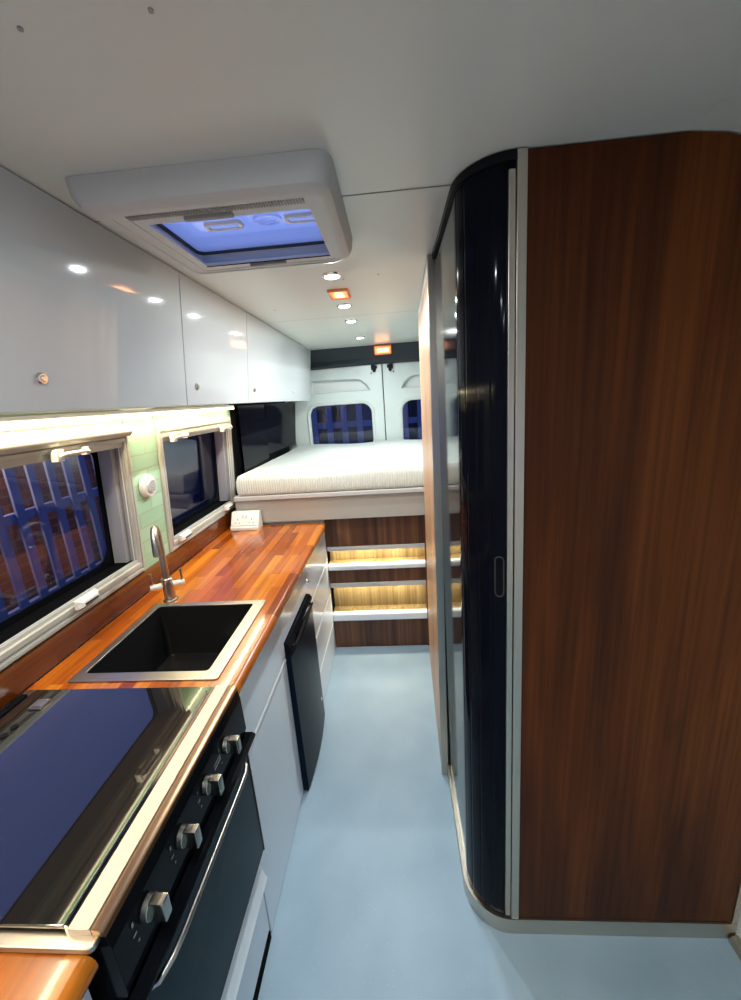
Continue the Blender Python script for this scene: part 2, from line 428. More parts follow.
# front bulkhead with the opening to the cab (behind the camera)
b = MB().plate([(-1.06, 0), (.94, 0), (.94, 1.7), (.7, 2.045), (-.8, 2.045), (-1.06, 1.75)], [rrect(-.72, .72, .75, 1.75, .1)], planeY(-1.7), .03)
tag(build('wall_front', b, 'white'), 'front bulkhead with wide opening towards the windscreen', 'wall', kind='structure')

# ------------------------------------------------------------------ rear doors
def rear_door(n, xa, xb, wx0, wx1, mirror, label):
    t = thing('door_%d' % n, ((xa + xb) / 2, 3.72, .80), label, 'door', kind='structure')
    win = rrect(wx0, wx1, 1.20, 1.592, (.10, .10, .05, .05), 8)
    if not mirror: rec = [(wx0 + .05, 1.682), (wx1 - .005, 1.682), (wx1 - .005, 1.70), (wx1 - .03, 1.745), (wx1 - .075, 1.785), (wx1 - .13, 1.805), (wx0 + .05, 1.812)]
    else: rec = [(wx1 - .05, 1.682), (wx0 + .005, 1.682), (wx0 + .005, 1.70), (wx0 + .03, 1.745), (wx0 + .075, 1.785), (wx0 + .13, 1.805), (wx1 - .05, 1.812)]
    b = MB().plate([(xa, .80), (xb, .80), (xb, 1.97), (xa, 1.97)], [win, rec], planeY(3.72), .045, .012)
    build('door_panel', b, 'vanpaint', t)
    b = MB().box(min(p[0] for p in rec) - .03, max(p[0] for p in rec) + .03, 3.755, 3.765, 1.66, 1.83)
    build('recess_back', b, 'white', t, 'pale grey recessed panel')
    def ring(x0, x1, z0, z1, r): return rrect(x0, x1, z0, z1, r, 8)
    b = MB()
    o1 = ring(wx0 - .022, wx1 + .022, 1.178, 1.614, (.12, .12, .07, .07)); o2 = ring(wx0 - .008, wx1 + .008, 1.192, 1.600, (.105, .105, .055, .055))
    o3 = ring(wx0 + .006, wx1 - .006, 1.206, 1.586, (.095, .095, .045, .045))
    b.loft([[(x, 3.700, z) for x, z in o1], [(x, 3.688, z) for x, z in o2], [(x, 3.692, z) for x, z in o3], [(x, 3.75, z) for x, z in o3]])
    build('window_rim', b, 'vanpaint', t)
    b = MB(); o4 = ring(wx0 + .016, wx1 - .016, 1.216, 1.576, (.085, .085, .035, .035))
    b.loft([[(x, 3.738, z) for x, z in o3], [(x, 3.735, z) for x, z in o4], [(x, 3.75, z) for x, z in o4]])
    build('window_seal', b, 'rustgrey', t, 'black rubber seal')
    b = MB().plate(ring(wx0 - .004, wx1 + .004, 1.196, 1.596, (.1, .1, .05, .05)), [], planeY(3.748), .004)
    build('pane', b, 'dkwin', t, 'dark tinted glass')
    s = -1 if not mirror else 1
    ex = xb if not mirror else xa
    hx = ex + s * .055
    b = MB().box(hx - .014, hx + .014, 3.655, 3.70, 1.845, 1.90, .004); b.box(hx - .026, hx + .026, 3.675, 3.70, 1.868, 1.895, .004)
    b.cyl((hx, 3.67, 1.84), (hx, 3.67, 1.90), .008); b.box(hx + s * .02 - .006, hx + s * .02 + .006, 3.67, 3.70, 1.86, 1.90, .002)
    b.cyl((hx + s * .03, 3.685, 1.835), (hx + s * .03, 3.70, 1.835), .006)
    build('latch', b, 'blackmatt', t)
    return t
rear_door(1, -.915, -.098, -.775, -.188, False, 'left rear van door with rounded dark window and white painted panel')
rear_door(2, -.068, .93, .068, .70, True, 'right rear van door partly hidden by the wooden partition')
b = MB().box(-.097, -.069, 3.715, 3.745, .8, 1.97)
tag(build('trim_3', b, 'rustgrey'), 'black rubber seal between the two rear doors', 'trim', kind='structure')
b = MB().box(-.93, .955, 3.745, 3.78, -.03, .84); b.box(-1.0, .955, 3.745, 3.78, 1.95, 2.05)
b.box(-1.0, -.90, 3.73, 3.78, -.03, 2.05)
tag(build('wall_back', b, 'vanpaint'), 'rear frame of the van around the doors', 'wall', kind='structure')
# header cladding over the doors
prof = [(3.46, CZ - .001), (3.50, 2.02), (3.575, 1.955), (3.62, 1.918), (3.66, 1.905), (3.69, 1.905), (3.69, CZ - .001)]
L = []
for k in range(25):
    x = -.93 + 1.86 * k / 24; dip = .075 * max(0, (abs(x + .08) / .8)) ** 2 * .25
    cz_ = CZ - .002 - (.38 - math.sqrt(.38 ** 2 - (x - .55) ** 2) if x > .55 else (.28 - math.sqrt(max(0, .28 ** 2 - (x + .72) ** 2)) if x < -.72 else 0)); L.append([(x, y + (.10 * (1 - (x + .93) / 1.86) if i < 3 else 0), min(cz_, z - (dip if 1 < i < 6 else 0))) for i, (y, z) in enumerate(prof)])
b = MB().loft(L, cap0=True, cap1=True)
hd = tag(build('header_cladding', b, 'headliner'), 'charcoal carpeted header above the rear doors', 'cladding')
# black gloss side cladding beside the bed
b = MB().loft([[(-.995, 2.465, 1.0), (-.99, 2.96, 1.0), (-.985, 2.96, 1.262), (-.945, 3.68, 1.262)], [(-.970, 2.465, 1.0), (-.965, 2.96, 1.0), (-.96, 2.96, 1.262), (-.92, 3.68, 1.262)],
               [(-.950, 2.465, 1.630), (-.94, 2.96, 1.630), (-.935, 2.962, 1.630), (-.885, 3.68, 1.630)], [(-.975, 2.465, 1.630), (-.965, 2.96, 1.630), (-.96, 2.962, 1.630), (-.91, 3.68, 1.630)]], cyc=True, closed=False)
sp_ = tag(build('side_cladding', b, 'dark'), 'black glossy cladding panel on the side wall left of the mattress', 'cladding')

# ------------------------------------------------------------------ windows over the worktop
def kitchen_window(n, lim, label, latches, cassette):
    y0, y1, z0, z1 = lim
    t = thing('window_%d' % n, W((y0 + y1) / 2, z0, 0), label, 'window', kind='structure')
    def rect(i, it, ib, d, xo=0):
        return [W(y0 + i, z0 + ib, d), W(y1 - i, z0 + ib, d), W(y1 - i, z1 - it, d), W(y0 + i, z1 - it, d)]
    b = MB()
    b.loft([rect(0, 0, 0, .001), rect(0, 0, 0, .013), rect(.004, .005, .004, .018), rect(.014, .022, .014, .019), rect(.015, .024, .016, .013),
            rect(.020, .034, .026, .013), rect(.021, .036, .027, .019), rect(.027, .048, .042, .019), rect(.028, .050, .044, .010), rect(.032, .068, .055, .009), rect(.033, .070, .057, -.004)])
    build('frame', b, 'frame', t)
    q0, q1 = rect(.033, .069, .056, .004), rect(.033, .069, .056, -.078)
    b = MB().loft([[q0[0], q0[1]], [q1[0], q1[1]]], closed=False); build('sill_lining', b, 'slot', t, 'black lower lining')
    b = MB(); b.loft([[q0[i] for i in (1, 2, 3, 0)], [q1[i] for i in (1, 2, 3, 0)]], closed=False)
    build('reveal', b, 'reveal', t, 'grey lining between frame and glass')
    b = MB().box(y1 - .060, y1 - .034, z0 + .058, z1 - .071, 0, 1, .001, f=lambda y, z, d: W(y, z, -.066 + .050 * d)); build('side_rail', b, 'reveal', t, 'grey side rail of the blind')
    # black printed border with a rounded opening, then the tinted pane
    ho = [(y0 + .02, z0 + .04), (y1 - .02, z0 + .04), (y1 - .02, z1 - .05), (y0 + .02, z1 - .05)]
    hole = rrect(y0 + .08, y1 - .075, z0 + .080, z1 - .070, (.03, .03, .07, .07), 8)
    b = MB().plate(ho, [hole], lambda u, v, w: W(u, v, -.072 + w), .006)
    build('glass_border', b, 'blackgloss', t, 'black printed edge of the glass')
    b = MB().plate(ho, [], lambda u, v, w: W(u, v, -.080 + w), .004)
    build('pane', b, 'dkwin', t, 'dark tinted acrylic')
    if cassette:
        b = MB(); c = []
        for y in (y0 - .004, y1 + .002):
            c.append([W(y, z1 - .012 + .022 * math.sin(a), .012 + .024 * math.cos(a)) for a in [math.radians(-60 + 12 * k) for k in range(16)]])
        b.loft(c, cap0=True, cap1=True); build('blind_cassette', b, 'frame', t)
    for (ly, top) in latches:
        b = MB()
        if top:
            z = z1 - .055
            b.tube([W(ly - .055, z, .022), W(ly - .055, z - .004, .042), W(ly - .045, z, .046), W(ly + .045, z, .046), W(ly + .055, z - .004, .042), W(ly + .055, z, .022)], .006)
            b.box(-.012, .012, -.014, .014, -.02, .016, .004, f=lambda x, y, zz: W(ly - .055 + y, z + zz, .03 + x)); b.box(-.01, .01, -.008, .008, -.014, .012, .003, f=lambda x, y, zz: W(ly + .055 + y, z + zz, .028 + x))
        else:
            z = z0 + .045
            b.loft([[W(ly - .045, z - .014, .022), W(ly + .045, z - .014, .022), W(ly + .045, z + .016, .022), W(ly - .045, z + .016, .022)],
                    [W(ly - .045, z - .012, .036), W(ly + .045, z - .012, .036), W(ly + .043, z + .012, .034), W(ly - .043, z + .012, .034)],
                    [W(ly - .034, z - .009, .046), W(ly + .034, z - .009, .046), W(ly + .032, z + .006, .042), W(ly - .032, z + .006, .042)]], cap0=True, cap1=True)
        la = build('latch', b, 'wplastic', t)
        if not top:
            b = MB().box(-.004, .002, -.028, .028, -.004, .002, .001, f=lambda x, y, zz: W(ly + y, z - .002 + zz, .047 + x))
            build('finger_slot', b, 'rustgrey', la)
    return t
kitchen_window(1, W1, 'larger side window above sink and cooker with cream frame', [(1.165, True), (1.125, False), (.55, False)], True)
kitchen_window(2, W2, 'smaller side window above the worktop next to the bed', [(1.80, True), (2.33, True), (1.76, False), (2.28, False)], False)

# tiles around the windows
b = MB()
for (a, c, z0, z1) in ((W1[1] + .002, W2[0] - .002, .999, 1.598), (-1.2, W1[1] + .002, 1.60, 1.635), (W2[0] - .002, 2.455, 1.567, 1.635)):
    b.box(a, c, 0, 1, z0, z1, f=lambda y, d, z: W(y, z, .001 + .006 * d))
tag(build('tiled_splashback', b, 'tile'), 'mint green brick-pattern tiles between the two kitchen windows', 'tiles')

# round white dial on the tiles
t = thing('round_dial', W(1.535, 1.29, .008), 'round white dial mounted on the green tiles between windows', 'wall dial')
ax = Vector((1, 0, -.08)).normalized(); c = Vector(W(1.535, 1.337, .008))
build('rim', MB().cyl(c, c + ax * .024, .047, .043, 36, .003), 'wplastic', t)
b = MB().cyl(c + ax * .022, c + ax * .030, .030, .028, 30, .002)
build('dial_face', b, 'plastic', t)
b = MB()
for i in range(4):
    z = -.015 + .010 * i
    b.box(0, .001, -.014, .014, -.0012, .0012, f=lambda x, y, zz: tuple(c + ax * (.0305 + x) + Vector((0, y, z + zz))))
build('vent_slots', b, 'greyplastic', t)

# ------------------------------------------------------------------ overhead cabinets
def FX(z, d=0., y=1.6): return -.697 + .047 * (z - 1.637) / .41 + .008 * (1.6 - y) + d       # leaning door plane
def overhead(y0, y1, locks, label):
    t = thing('overhead_cabinet', (-.85, (y0 + y1) / 2, 1.637), label, 'cabinet', 'overhead cabinets')
    g = .0015
    b = MB()
    def pr(y): return [(-.985, y, 1.643), (FX(1.643, -.021, y), y, 1.643), (FX(2.025, -.021, y), y, 2.025), (-.86, y, 2.0), (-.94, y, 1.90), (-.972, y, 1.78)]
    b.loft([pr(y0 + g), pr(y1 - g)], cap0=True, cap1=True)
    build('carcass', b, 'gloss', t)
    b = MB().box(y0 + g, y1 - g, 0, 1, 1.637, 2.0435, f=lambda y, d, z: (FX(z, -.019 + .019 * d, y), y, z))
    bmesh.ops.bevel(b.bm, geom=list(b.bm.edges), offset=.0015, segments=2, affect='EDGES')
    dr = build('door', b, 'gloss', t)
    for ly in locks:
        z = 1.70; n = Vector((1, 0, -.1)).normalized(); c = Vector((FX(z, 0, ly), ly, z))
        b = MB().cyl(c - n * .001, c + n * .006, .0125, .011, 24, .0015); b.cyl(c + n * .005, c + n * .009, .007, .0065, 18, .001)
        lk = build('push_lock', b, 'chrome', dr)
    return t
overhead(-1.3, -.05, [.0 - .15], 'white gloss overhead cabinet nearest the front, behind the viewer')
overhead(-.05, .64, [.02], 'white gloss overhead cabinet before the one with the large near lock')
overhead(.64, 1.355, [.78], 'long white gloss overhead cabinet with lock, nearest in view beside the roof vent')
overhead(1.355, 1.965, [1.43], 'middle white gloss overhead cabinet above the smaller kitchen window')
overhead(1.965, 3.52, [2.05, 2.88], 'furthest white gloss overhead cabinet with two locks, beside the rear doors')
# LED strip under the cabinets
t = thing('led_strip_light', (-.96, 1.2, 1.60), 'glowing warm white strip light under the overhead cabinets', 'strip light')
b = MB().box(-.985, -.955, -1.0, 2.42, 1.622, 1.636, .002); build('channel', b, 'white', t)
b = MB().box(-.981, -.953, -.98, 2.41, 1.612, 1.6225, .002); build('diffuser', b, 'led', t)
light('strip_lamp', 'AREA', (-.955, .8, 1.607), (0, math.radians(-14), 0), STRIP_W, WARM, shape='RECTANGLE', size=.012, size_y=3.2)

# ------------------------------------------------------------------ roof vent
t = thing('roof_vent', (-.338, 1.045, 1.99), 'grey framed roof vent in the ceiling showing blue dusk sky', 'roof vent')
def hl(x0, x1, y0, y1, r, z): return [(x, y, z) for x, y in rrect(x0, x1, y0, y1, r, 8)]
b = MB()
b.loft([hl(-.585, -.088, .818, 1.275, (.05, .02, .02, .035), 2.0455), hl(-.582, -.091, .821, 1.272, (.05, .02, .02, .035), 2.02), hl(-.572, -.098, .828, 1.262, (.05, .02, .02, .035), 2.002), hl(-.552, -.112, .842, 1.245, (.045, .015, .015, .03), 1.994),
        hl(-.535, -.122, .853, 1.235, .03, 1.9935), hl(-.534, -.123, .854, 1.234, .03, 1.9955), hl(-.508, -.138, .866, 1.222, .012, 1.9955), hl(-.507, -.139, .867, 1.221, .012, 2.0)])
build('surround', b, 'plastic', t)
fr = MB()
hole = rrect(-.487, -.148, .917, 1.185, .003, 2)
fr.plate(rrect(-.508, -.138, .866, 1.222, .012, 3), [hole], Matrix.Translation((0, 0, 2.0)), .006)
build('inner_frame', fr, 'plastic', t)
b = MB()
for k in range(60):
    x = -.505 + .352 * k / 59
    b.box(x - .0016, x + .0016, .872, .888, 1.9945, 1.998)
build('vent_grille', b, 'greyplastic', t)
b = MB().box(-.40, -.30, .894, .908, 1.990, 1.998, .002); build('blind_handle', b, 'greyplastic', t, 'grey pull bar of the near blind')
b = MB().box(-.37, -.27, 1.195, 1.205, 1.990, 1.998, .002); build('blind_handle', b, 'greyplastic', t, 'grey pull bar of the far screen')
b = MB().box(-.487, -.148, 1.188, 1.190, 1.995, 1.999); build('screen_edge', b, 'rustgrey', t)
b = MB(); b.loft([hl(-.506, -.140, .868, 1.220, .01, 2.001), hl(-.512, -.130, .882, 1.206, .01, 2.03), hl(-.512, -.130, .882, 1.206, .01, 2.075)])
build('shaft', b, 'plastic', t)
b = MB(); b.loft([hl(-.505, -.136, .889, 1.200, .02, 2.036), hl(-.505, -.136, .889, 1.200, .02, 2.030), hl(-.5115, -.1305, .8825, 1.2055, .02, 2.030)]); build('seal', b, 'rustgrey', t)
b = MB(); b.loft([hl(-.5105, -.1315, .8835, 1.2045, .02, 2.038), hl(-.5105, -.1315, .8835, 1.2045, .02, 2.040)], cap0=True, cap1=True); build('inner_skin', b, 'skinp', t, 'milky inner skin of the dome')
b = MB(); b.loft([hl(-.56, -.08, .85, 1.26, .03, 2.075), hl(-.55, -.09, .86, 1.25, .05, 2.13), hl(-.50, -.14, .91, 1.20, .06, 2.155), hl(-.40, -.24, 1.0, 1.1, .04, 2.163)], cap1=True)
build('dome', b, 'domep', t, 'milky blue translucent dome')
for x in (-.375, -.185):
    b = MB(); b.loft([hl(x - .045, x + .045, 1.030, 1.070, .012, 2.0378), hl(x - .043, x + .043, 1.032, 1.068, .011, 2.031), hl(x - .036, x + .036, 1.038, 1.062, .008, 2.031), hl(x - .035, x + .035, 1.039, 1.061, .008, 2.034)])
    build('catch', b, 'wplastic', t)
b = MB(); b.loft([[(-.268 + r * math.cos(a), 1.040 + r * .8 * math.sin(a), z) for a in [2 * PI * k / 24 for k in range(24)]] for r, z in ((.034, 2.0378), (.032, 2.032), (.018, 2.031), (.016, 2.035))], cap0=True, cap1=True)
build('crank', b, 'skinp', t)

# ------------------------------------------------------------------ ceiling lamps
def downlight(x, y, label, w=SPOT_W):
    t = thing('ceiling_downlight', (x, y, 2.03), label, 'ceiling light', 'ceiling downlights')
    n = 32
    def c(r, z): return [(x + r * math.cos(2 * PI * k / n), y + r * math.sin(2 * PI * k / n), z) for k in range(n)]
    build('bezel', MB().loft([c(.037, CZ - .0002), c(.036, CZ - .005), c(.031, CZ - .008), c(.027, CZ - .006), c(.026, CZ - .001)]), 'chrome', t)
    build('lens', MB().loft([c(.0265, CZ - .0070), c(.022, CZ - .0095), c(.010, CZ - .011)], cap1=True), 'lens', t)
    light('downlight_lamp', 'AREA', (x, y, CZ - .014), (0, 0, 0), w, COOL, shape='DISK', size=.028)
for x, y, lb in ((-.192, 1.54, 'round chrome ceiling downlight nearest the roof vent'), (-.203, 2.01, 'round ceiling downlight just behind the amber ceiling lamp'),
                 (-.21, 2.39, 'round ceiling downlight just beyond the rear ceiling joint'), (-.212, 3.03, 'furthest round ceiling downlight, above the bed')):
    downlight(x, y, lb)
for x, y in ((-.2, .22), (-.2, -.4), (-.2, -1.0)):  # extra unseen downlights, added to brighten the interior
    downlight(x, y, 'unseen round ceiling downlight added behind the viewer to brighten the van', SPOT_FILL_W)
def amber(loc, wx, wy, mp, label):
    """wx by wy lamp; mp maps local (u,v,w) to the world, w away from the surface"""
    t = thing('amber_lamp', loc, label, 'lamp', 'amber courtesy lamps')
    def lp(i, w, r=.008): return [mp(u, v, w) for u, v in rrect(-wx / 2 + i, wx / 2 - i, -wy / 2 + i, wy / 2 - i, r, 4)]
    build('bezel', MB().loft([lp(0, 0), lp(.001, .008), lp(.005, .011), lp(.010, .009), lp(.010, .001)]), 'amberlitrim', t)
    ln = build('lens', MB().loft([lp(.010, .002, .004), lp(.012, .007, .004), lp(.02, .008, .004)], cap1=True), 'amber', t)
    build('bulb_glow', MB().loft([lp(.3 * min(wx, wy), .0081, .004), lp(.32 * min(wx, wy), .0095, .003)], cap0=True, cap1=True), 'amberhot', ln)
    return t
amber((-.198, 1.79, CZ - .012), .085, .135, lambda u, v, w: (-.198 + u, 1.79 + v, CZ - .0002 - w), 'square amber lamp glowing between the ceiling downlights')
light('amber_glow', 'AREA', (-.198, 1.79, CZ - .02), (0, 0, 0), .25, AMBER, shape='RECTANGLE', size=.06, size_y=.1)
q = Vector((0, -.78, -.62)).normalized(); up = Vector((0, -.62, .78)).normalized(); c0 = Vector((-.065, 3.52, 2.005))
amber(tuple(c0), .145, .085, lambda u, v, w: tuple(c0 + Vector((u, 0, 0)) + up * v + q * (w + .003)), 'amber lamp glowing on the charcoal header above the rear doors')
light('amber_glow', 'AREA', c0 + q * .03, q.to_track_quat('-Z', 'Y').to_euler(), .06, AMBER, shape='RECTANGLE', size=.12, size_y=.06)

for x, y in ((-.70, 2.03), (-.526, 1.992), (-.158, 1.60), (-.03, 1.58), (-.394, .542), (-.242, .542)):
    b = MB().cyl((x, y, CZ - .0022), (x, y, CZ - .0002), .003, n=12)
    tag(build('screw_cap', b, 'greyplastic'), 'tiny grey screw head on the ceiling ' + ('beside the last overhead cabinet', 'left of the amber ceiling lamp', 'beside the first downlight', 'right of the first downlight', 'left in front of the roof vent', 'right in front of the roof vent')[[-.70, -.526, -.158, -.03, -.394, -.242].index(x)], 'screw', 'ceiling screw heads')
# ------------------------------------------------------------------ worktops
def top_profile(x_in): # nosing rounded at the aisle side
    P = [(x_in, .872)]
    for k in range(9):
        a = math.radians(-90 + 180 * k / 8); P.append((-.463 + .019 * math.cos(a), .891 + .019 * math.sin(a)))
    return P + [(x_in, .91)]
SY0, SY1, SX0, SX1 = .92, 1.318, -.925, -.545
b = MB().prism(top_profile(-.50), 'y', .862, 2.293)
b.box(-1.040, SX0 - .0, .862, 2.293, .872, .91); b.box(SX0, -.50, .862, SY0, .872, .91); b.box(SX0, -.50, SY1, 2.293, .872, .91); b.box(SX1, -.50, SY0, SY1, .872, .91)
tag(build('worktop', b, 'top'), 'long glossy orange-brown wood stave worktop holding the sink', 'worktop')
b = MB().prism(top_profile(-.50), 'y', -.9, .3525); b.box(-1.040, -.50, -.9, .3525, .872, .91)
tag(build('worktop', b, 'top'), 'short wood stave worktop at the near side of the cooker', 'worktop')
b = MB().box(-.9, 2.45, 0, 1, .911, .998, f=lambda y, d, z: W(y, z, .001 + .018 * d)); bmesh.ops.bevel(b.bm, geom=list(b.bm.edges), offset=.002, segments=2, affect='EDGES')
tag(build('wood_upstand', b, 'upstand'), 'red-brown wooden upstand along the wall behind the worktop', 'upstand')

# ------------------------------------------------------------------ sink and tap
t = thing('sink', (-.73, 1.12, .70), 'square black sink bowl with brushed steel rim set in worktop', 'sink')
def sl(i, z, r, ip=0.): return [(x, y, z) for x, y in rrect(-.942 + i, -.513 - i - ip * .0, .903 + i, 1.337 - i, r, 5)]
b = MB(); b.loft([sl(0, .9105, .006), sl(.001, .9135, .006), sl(.020, .9135, .01), sl(.024, .909, .012)])
rimb = MB(); rimb.plate(rrect(-.942, -.513, .903, 1.337, .006, 4), [rrect(-.918, -.552, .936, 1.314, .012, 6)], Matrix.Translation((0, 0, .9125)), .004, .001)
b.bm.free(); build('rim', rimb, 'steel', t)
def bl(i, z, r): return [(x, y, z) for x, y in rrect(-.918 + i, -.552 - i, .936 + i, 1.314 - i, r, 6)]
b = MB(); b.loft([bl(-.001, .912, .012), bl(0, .905, .014), bl(.004, .74, .02), bl(.010, .716, .025), bl(.03, .710, .03), bl(.14, .706, .03)], cap1=True)
build('bowl', b, 'bowl', t, 'black bowl')
b = MB().cyl((-.735, 1.125, .7062), (-.735, 1.125, .710), .040, .036, 30, .001); d = build('drain', b, 'steel', t)
b = MB()
for r in (.012, .022):
    for k in range(8 if r < .02 else 12):
        a = 2 * PI * k / (8 if r < .02 else 12); b.cyl((-.735 + r * math.cos(a), 1.125 + r * math.sin(a), .7098), (-.735 + r * math.cos(a), 1.125 + r * math.sin(a), .7104), .002, n=8)
build('drain_holes', b, 'slot', d)
bx, by = -.905, 1.372
t = thing('mixer_tap', (bx, by, .911), 'chrome swan-neck mixer tap with two levers behind the sink', 'tap')
b = MB().cyl((bx, by, .9105), (bx, by, .918), .027, .026, 30, .002); b.cyl((bx, by, .917), (bx, by, .992), .020, .020, 28, .002); b.cyl((bx, by, .991), (bx, by, 1.003), .0215, .0205, 28, .002)
build('body', b, 'steel', t)
dv = Vector((.42, -.90, 0)).normalized(); P = [Vector((bx, by, 1.0)), Vector((bx, by, 1.06)), Vector((bx, by, 1.12))]; rr = .042
for k in range(1, 11):
    a = math.radians(180 * k / 10); P.append(Vector((bx, by, 1.165)) + dv * rr * (1 - math.cos(a)) + Vector((0, 0, rr * 1.15 * math.sin(a))))
P.append(P[-1] + Vector((0, 0, -.03))); P.append(P[-1] + Vector((0, 0, -.012)))
build('spout', MB().tube(P, [.0125] * (len(P) - 3) + [.0135, .015, .015], 20), 'steel', t)
side = Vector((.114, .058, 0)).normalized()
for s in (-1, 1):
    a0 = Vector((bx, by, .975)) + side * s * .018
    b = MB().cyl(a0, a0 + side * s * .042, .0105, .0105, 20, .002); vl = build('valve', b, 'wplastic', t, 'white valve cap')
    e = a0 + side * s * .034
    build('lever', MB().tube([e, e + Vector((0, 0, .03)), e + Vector((0, 0, .055))], [.0045, .004, .006], 12), 'steel', vl)

# double socket
t = thing('double_socket', (-.918, 2.24, .911), 'white angled double plug socket at the far end of the worktop', 'socket')
prof = [(2.205, .9115), (2.292, .9115), (2.292, 1.012), (2.258, 1.012), (2.212, .935), (2.205, .930)]
build('housing', MB().prism(prof, 'x', -1.000, -.832, .002), 'wplastic', t)
nn = Vector((0, -.861, .514)).normalized(); uu = Vector((0, .514, .861)).normalized(); fc = Vector((-.916, 2.2345, .9735))
fp = MB().box(-.078, .078, -.040, .040, -.001, .004, .0015, f=lambda u, v, w: tuple(fc + Vector((u, 0, 0)) + uu * v + nn * w))
fpo = build('face_plate', fp, 'wplastic', t)
for sx in (-1, 1):
    b = MB().box(-.022, .022, -.034, .008, .0035, .0042, .0003, f=lambda u, v, w: tuple(fc + Vector((sx * .042 + u, 0, 0)) + uu * v + nn * w)); ol = build('outlet', b, 'wplastic', fpo)
    for (du, dv_, w_, h_) in ((0, -.002, .004, .008), (-.011, -.024, .007, .004), (.011, -.024, .007, .004)):
        b = MB().box(-w_ / 2, w_ / 2, -h_ / 2, h_ / 2, .0035, .0047, f=lambda u, v, w: tuple(fc + Vector((sx * .042 + du + u, 0, 0)) + uu * (dv_ + v) + nn * w))
        build('pin_hole', b, 'slot', fpo)
for sx in (-1, 1):
    b = MB().box(-.006, .006, -.009, .009, .003, .007, .001, f=lambda u, v, w: tuple(fc + Vector((sx * .010 + u, 0, 0)) + uu * (.014 + v) + nn * w))
    build('rocker_switch', b, 'plastic', fpo)

# ------------------------------------------------------------------ base units
CX = -.468
def front(b, y0, y1, z0, z1, x=CX, th=.018): return b.box(x - th, x, y0 + .0015, y1 - .0015, z0 + .0015, z1 - .0015, .0012)
def jpull(b, y0, y1, z, x=CX, h=.016): # light finger-pull strip along the top of a front
    return b.prism([(x - .020, z - .002), (x - .001, z - .002), (x + .0012, z + .004), (x + .0008, z + h - .004), (x - .004, z + h), (x - .012, z + h - .002), (x - .020, z + h - .002)], 'y', y0 + .002, y1 - .002)
def lock(y, z, parent, x=CX):
    b = MB().cyl((x - .001, y, z), (x + .005, y, z), .010, .009, 20, .001); b.cyl((x + .004, y, z), (x + .008, y, z), .0055, .005, 16, .001)
    return build('push_lock', b, 'chrome', parent)
# sink cupboard
t = thing('sink_cupboard', (-.75, 1.10, 0), 'pale gloss cupboard below the sink, between oven and fridge', 'cabinet')
b = MB().box(-1.02, -.947, .864, 1.334, 0, .868); b.box(-.946, -.488, .864, .880, 0, .868); b.box(-.946, -.488, 1.318, 1.334, 0, .868); b.box(-.946, -.50, .881, 1.317, 0, .05)
build('body', b, 'lgloss', t)
build('top_panel', front(MB(), .864, 1.336, .668, .870), 'lgloss', t)
d = build('door', front(MB(), .864, 1.336, .004, .642), 'lgloss', t)
build('pull_strip', jpull(MB(), .864, 1.336, .645, h=.020), 'nosing', d); lock(.90, .60, d)
# fridge
t = thing('fridge', (-.72, 1.545, 0), 'dark built-in fridge with curved black door and recessed handle', 'fridge')
build('body', MB().box(-1.0, -.492, 1.340, 1.752, .006, .722), 'blackmatt', t)
L = []
for k in range(13):
    u = k / 12; y = 1.339 + .414 * u; bow = .012 * (1 - (2 * u - 1) ** 2)
    L.append([(-.490, y, .008), (-.448 + bow, y, .004), (-.444 + bow, y, .02), (-.448 + bow, y, .66), (-.456 + bow, y, .672), (-.490, y, .672)])
fd = build('door', MB().loft(L, cap0=True, cap1=True), 'fridge', t)
b = MB().prism([(-.49, .674), (-.452, .674), (-.444, .69), (-.444, .705), (-.456, .72), (-.49, .72)], 'y', 1.339, 1.753); build('door_top', b, 'blackgloss', t)
b = MB().tube([(-.448, 1.365, .676), (-.436, 1.375, .690), (-.434, 1.40, .694), (-.434, 1.69, .694), (-.436, 1.715, .690), (-.448, 1.725, .676)], .006); build('handle', b, 'blackmatt', t)
b = MB().box(-.452, -.4465, 1.352, 1.366, .640, .656, .002); build('catch', b, 'chrome', fd)
b = MB().cyl((-.442, 1.70, .16), (-.438, 1.70, .16), .008, n=16); build('badge', b, 'wplastic', fd, 'small white dot')
# panel above the fridge belongs to a filler
b = front(MB(), 1.338, 1.754, .726, .870)
tag(build('filler_panel', b, 'lgloss'), 'narrow gloss filler panel above the fridge', 'panel')
# drawer unit
t = thing('drawer_unit', (-.75, 2.05, 0), 'pale gloss drawer unit between the fridge and the steps', 'drawers')
b = MB().box(-1.02, -.488, 1.756, 2.343, 0, .868); build('body', b, 'lgloss', t)
for i, (z0, z1) in enumerate(((.004, .192), (.212, .402), (.422, .622), (.642, .870))):
    d = build('drawer', front(MB(), 1.756, 2.345, z0, z1), 'lgloss', t)
    if i < 3: build('pull_strip', jpull(MB(), 1.756, 2.345, z1 + .002), 'nosing', d)
    else: lock(1.80, .765, d)
# unit at the near side of the cooker
t = thing('near_cupboard', (-.75, -.2, 0), 'grey gloss cupboard at the near side of the oven', 'cabinet')
build('body', MB().box(-1.02, -.488, -.9, .352, 0, .868), 'lgloss', t)
build('door', front(MB(), -.10, .352, .004, .868), 'lgloss', t); build('door', front(MB(), -.9, -.10, .004, .868), 'lgloss', t)
